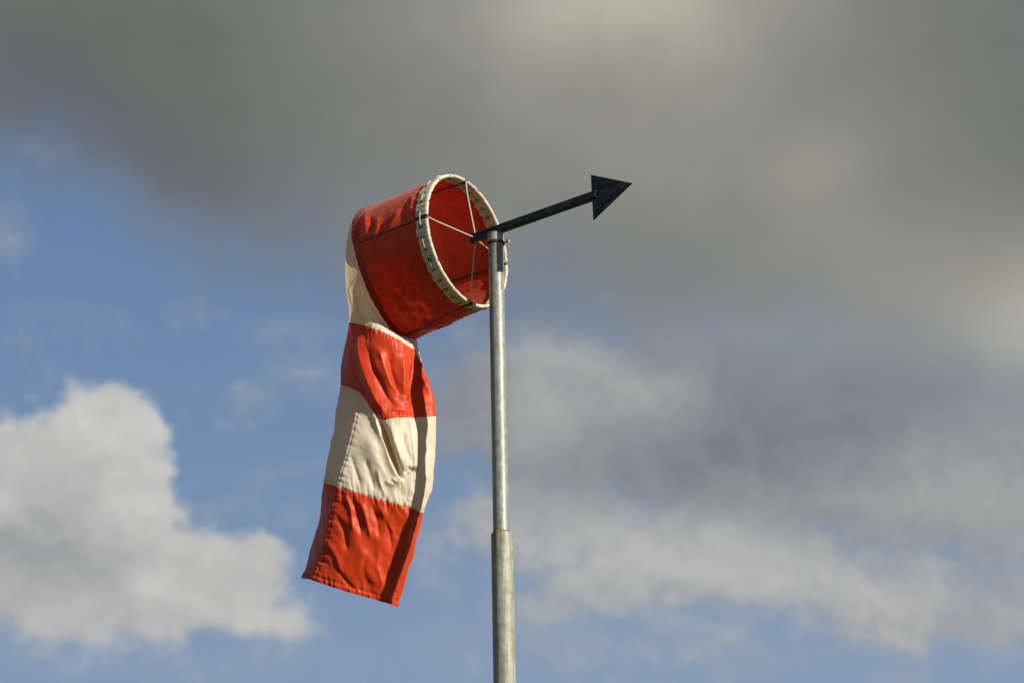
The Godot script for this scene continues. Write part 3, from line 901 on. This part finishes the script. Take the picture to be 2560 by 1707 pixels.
func cloth_material(rough: float, through: float, thin: Color) -> StandardMaterial3D:
	var m := StandardMaterial3D.new()
	m.vertex_color_use_as_albedo = true
	m.roughness = rough
	m.metallic_specular = 0.36
	m.backlight_enabled = true
	m.backlight = Color(thin.r * through, thin.g * through, thin.b * through)
	m.rim_enabled = true
	m.rim = 0.10
	m.rim_tint = 0.3
	m.cull_mode = BaseMaterial3D.CULL_DISABLED
	return m


func build_sock() -> void:
	prepare_sections()
	var t := thing("windsock", RING, "limp red and white banded windsock, laced to a hoop and drooping beside the pole", "windsock")
	var red := cloth_material(0.47, 0.7, Color(1.0, 0.25, 0.12))
	red.rim = 0.22
	red.rim_tint = 0.0
	var white := cloth_material(0.50, 0.9, Color(1.0, 0.93, 0.78))
	var opaque := cloth_material(0.5, 0.0, Color.WHITE)
	opaque.backlight_enabled = false
	var tape := grey(0.10, 0.006, 0.005, 0.7, 0.0)
	var black := grey(0.012, 0.012, 0.013, 0.65, 0.0)
	var count := 360
	var per := 72
	# the whole cloth first, so that folds run on across the seams
	var base := []
	for r in per * 5 + 1:
		var v := float(r) / per
		base.append(sock_row(v, count, v <= 0.999))
	var shaped := []
	for r in base.size():
		var row := PackedVector3Array()
		var v := float(r) / per
		var seam_a: Vector3 = base[r][3 * count / 15]
		var seam_c: Vector3 = base[r][7 * count / 15]
		for c in count:
			var p: Vector3 = base[r][c]
			var du: Vector3 = base[r][(c + 1) % count] - base[r][(c + count - 1) % count]
			var dv: Vector3 = base[mini(r + 1, base.size() - 1)][c] - base[maxi(r - 1, 0)][c]
			var n := dv.cross(du).normalized()
			row.append(p + n * fold_height(p, v, seam_a, seam_c) - RING)
		shaped.append(row)
	for k in 5:
		var rows := shaped.slice(k * per, (k + 1) * per + 1)
		var tints := []
		var is_red := k % 2 == 0
		for row in rows:
			var tint := PackedColorArray()
			for p in row:
				var n := cloth.get_noise_3dv(p * 7.0) * 0.7 + cloth.get_noise_3dv(p * 31.0) * 0.5
				n -= 1.2 * maxf(0.0, cloth.get_noise_3dv(Vector3(p.x * 22.0, p.y * 6.0, p.z * 22.0)) - 0.25)
				if is_red:
					tint.append(Color(0.455 + 0.06 * n, 0.038 + 0.010 * n, 0.006 + 0.003 * n))
				else:
					tint.append(Color(0.645 + 0.045 * n, 0.605 + 0.05 * n, 0.525 + 0.06 * n))
			tints.append(tint)
		mesh_node("red_band" if is_red else "white_band", grid(rows, true, false, [], tints), red if is_red else white, t)

	# double cloth at the end of the first band, tapes along it, and the hem at the tail
	hem_strip("seam_overlap", t, shaped, per, 0.90, 0.997, 0.0016, opaque, Color(0.30, 0.018, 0.009))
	hem_strip("tail_hem", t, shaped, per, 4.955, 5.0, 0.0026, opaque, Color(0.38, 0.028, 0.008))
	for at in [3, 7, 11, 13]:
		var rows := []
		var c0: int = at * count / 15
		var outer := []
		for r in range(1, per - 1):
			var row := PackedVector3Array()
			var over := PackedVector3Array()
			for i in range(-2, 3):
				var c: int = c0 + i
				var p: Vector3 = shaped[r][(c + count) % count]
				var centre: Vector3 = shaped[r][c0]
				var dir: Vector3 = (shaped[r][(c0 + 3) % count] - shaped[r][c0 - 3]).normalized()
				p = centre + dir * (0.0034 * i)
				var inward := (RING - RING_N * 0.2 - RING - centre).slide(RING_N).normalized()
				row.append(p + inward * 0.0022)
				over.append(centre + dir * (0.0014 * i) - inward * (0.0008 + 0.0009 * (1.0 - absf(i) / 2.0)))
			rows.append(row)
			outer.append(over)
		mesh_node("seam_tape", grid(rows, false), tape, t)
		mesh_node("stitched_seam", grid(outer, false), tape, t)
	build_hem(t, white, black)


func hem_strip(called: String, t: Node3D, shaped: Array, per: int, v0: float, v1: float, lift: float, mat: Material, color: Color) -> void:
	var rows := []
	var tints := []
	for r in range(int(round(v0 * per)), int(round(v1 * per)) + 1):
		var row := PackedVector3Array()
		var tint := PackedColorArray()
		var n: int = shaped[r].size()
		for c in n:
			var du: Vector3 = shaped[r][(c + 1) % n] - shaped[r][(c + n - 1) % n]
			var dv: Vector3 = shaped[mini(r + 1, shaped.size() - 1)][c] - shaped[r - 1][c]
			row.append(shaped[r][c] + dv.cross(du).normalized() * lift)
			tint.append(color)
		rows.append(row)
		tints.append(tint)
	mesh_node(called, grid(rows, true, false, [], tints), mat, t)


func eyelet_mesh() -> ArrayMesh:
	# a rim on either side of the cloth and a barrel between; y runs outwards
	var prof := []
	for s in [-1.0, 1.0]:
		var half := [Vector2(0.0006, 0.0052), Vector2(0.0030, 0.0054), Vector2(0.0046, 0.0070), Vector2(0.0064, 0.0080), Vector2(0.0086, 0.0070), Vector2(0.0086, 0.0060), Vector2(0.0048, 0.0056)]
		if s > 0.0:
			half.reverse()
		for p in half:
			prof.append(Vector2(p.x, p.y * s))
	return lathe(prof, Vector3.UP, Vector3.RIGHT, Vector3.ZERO, 14)


func build_hem(t: Node3D, vinyl: Material, black: Material) -> void:
	# the pale hem, folded round the hoop and laced through eyelets; cut away at the four spokes
	var eye := eyelet_mesh()
	var brass := grey(0.02, 0.017, 0.015, 0.45, 0.3)
	var cord := grey(0.42, 0.38, 0.30, 0.8, 0.0)
	var angles := []
	for k in 4:
		var rows := []
		var tints := []
		var from := k * 90.0 + 1.9
		var till := k * 90.0 + 88.1
		for i in 121:
			var deg := lerpf(from, till, i / 120.0)
			var q := (deg - k * 90.0 - 7.0) / 9.5
			var pull := 0.5 + 0.5 * cos(q * TAU)              # 1 at an eyelet
			var x := cos(deg_to_rad(deg)) * 3.0
			var y := sin(deg_to_rad(deg)) * 3.0
			var n1 := cloth.get_noise_2d(x * 2.1, y * 2.1)
			var n2 := cloth.get_noise_2d(x * 2.3 + 40.0, y * 2.3)
			var n3 := cloth.get_noise_2d(x * 5.0 + 80.0, y * 5.0)
			var puffed := 0.0022 * (1.0 - pull) * (0.6 + n3)
			var row := PackedVector3Array()
			var tint := PackedColorArray()
			for s in 25:
				var f := s / 24.0
				var l := 0.0
				var r := 0.0
				if f < 0.36:
					var g := f / 0.36
					l = lerpf(0.050 + 0.007 * n1 + 0.0015 * (1.0 - pull), 0.004, g)
					r = RING_R - lerpf(0.0060 + puffed * 0.5, 0.0075, g) - 0.002 * n3 * sin(g * PI)
				elif f < 0.64:
					var g := (f - 0.36) / 0.28
					var ang := lerpf(-PI * 0.5, PI * 0.5, g)
					l = 0.004 - cos(ang) * (0.0092 + 0.0012 * n2)
					r = RING_R + sin(ang) * (0.0075 + 0.0010 * n3)
				else:
					var g := (f - 0.64) / 0.36
					l = lerpf(0.004, 0.050 + 0.007 * n2 + 0.0015 * (1.0 - pull), g)
					r = RING_R + lerpf(0.0075, 0.0060 + puffed, g) + 0.0025 * n3 * sin(g * PI)
				row.append(ring_point(deg, l, r) - RING)
				tint.append(Color(0.69, 0.66, 0.565) * (1.0 + 0.12 * n3 + 0.10 * n1))
			rows.append(row)
			tints.append(tint)
		var hem := mesh_node("hem", grid(rows, false, true, [], tints), vinyl, t)
		for i in 9:
			var deg := k * 90.0 + 7.0 + i * 9.5
			angles.append(deg)
			var e := mesh_node("eyelet", eye, brass, hem)
			var out := (RING_X * cos(deg_to_rad(deg)) + RING_Y * sin(deg_to_rad(deg))).normalized()
			e.transform = Transform3D(Basis(RING_N.cross(out).normalized() * -1.0, out, RING_N).orthonormalized(), ring_point(deg, 0.028, RING_R) - RING)
	# lacing: outside and inside by turns
	for i in angles.size():
		var a: float = angles[i]
		var b: float = angles[(i + 1) % angles.size()]
		if b < a:
			b += 360.0
		var sign_ := -1.0 if i % 2 == 0 else 1.0
		var line := []
		for s in 9:
			var f := s / 8.0
			line.append(ring_point(lerpf(a, b, f), 0.028, RING_R + sign_ * (0.0056 + 0.0050 * pow(sin(f * PI), 0.4))) - RING)
		mesh_node("lace", rod(line, 0.0016, 7), cord, t)
	# black webbing where each spoke meets the hoop
	for k in 4:
		var rows := []
		for s in 21:
			var f := s / 20.0
			var l := 0.0
			var r := 0.0
			if f < 0.36:
				l = lerpf(0.055, 0.004, f / 0.36)
				r = RING_R - lerpf(0.003, 0.0062, f / 0.36)
			elif f < 0.64:
				var ang := lerpf(-PI * 0.5, PI * 0.5, (f - 0.36) / 0.28)
				l = 0.004 - cos(ang) * 0.0080
				r = RING_R + sin(ang) * 0.0064
			else:
				l = lerpf(0.004, 0.055, (f - 0.64) / 0.36)
				r = RING_R + lerpf(0.0064, 0.0042, (f - 0.64) / 0.36)
			var row := PackedVector3Array()
			for w in 5:
				row.append(ring_point(k * 90.0 + (w - 2) * 0.95, l, r) - RING)
			rows.append(row)
		mesh_node("strap", grid(rows, false), black, t)
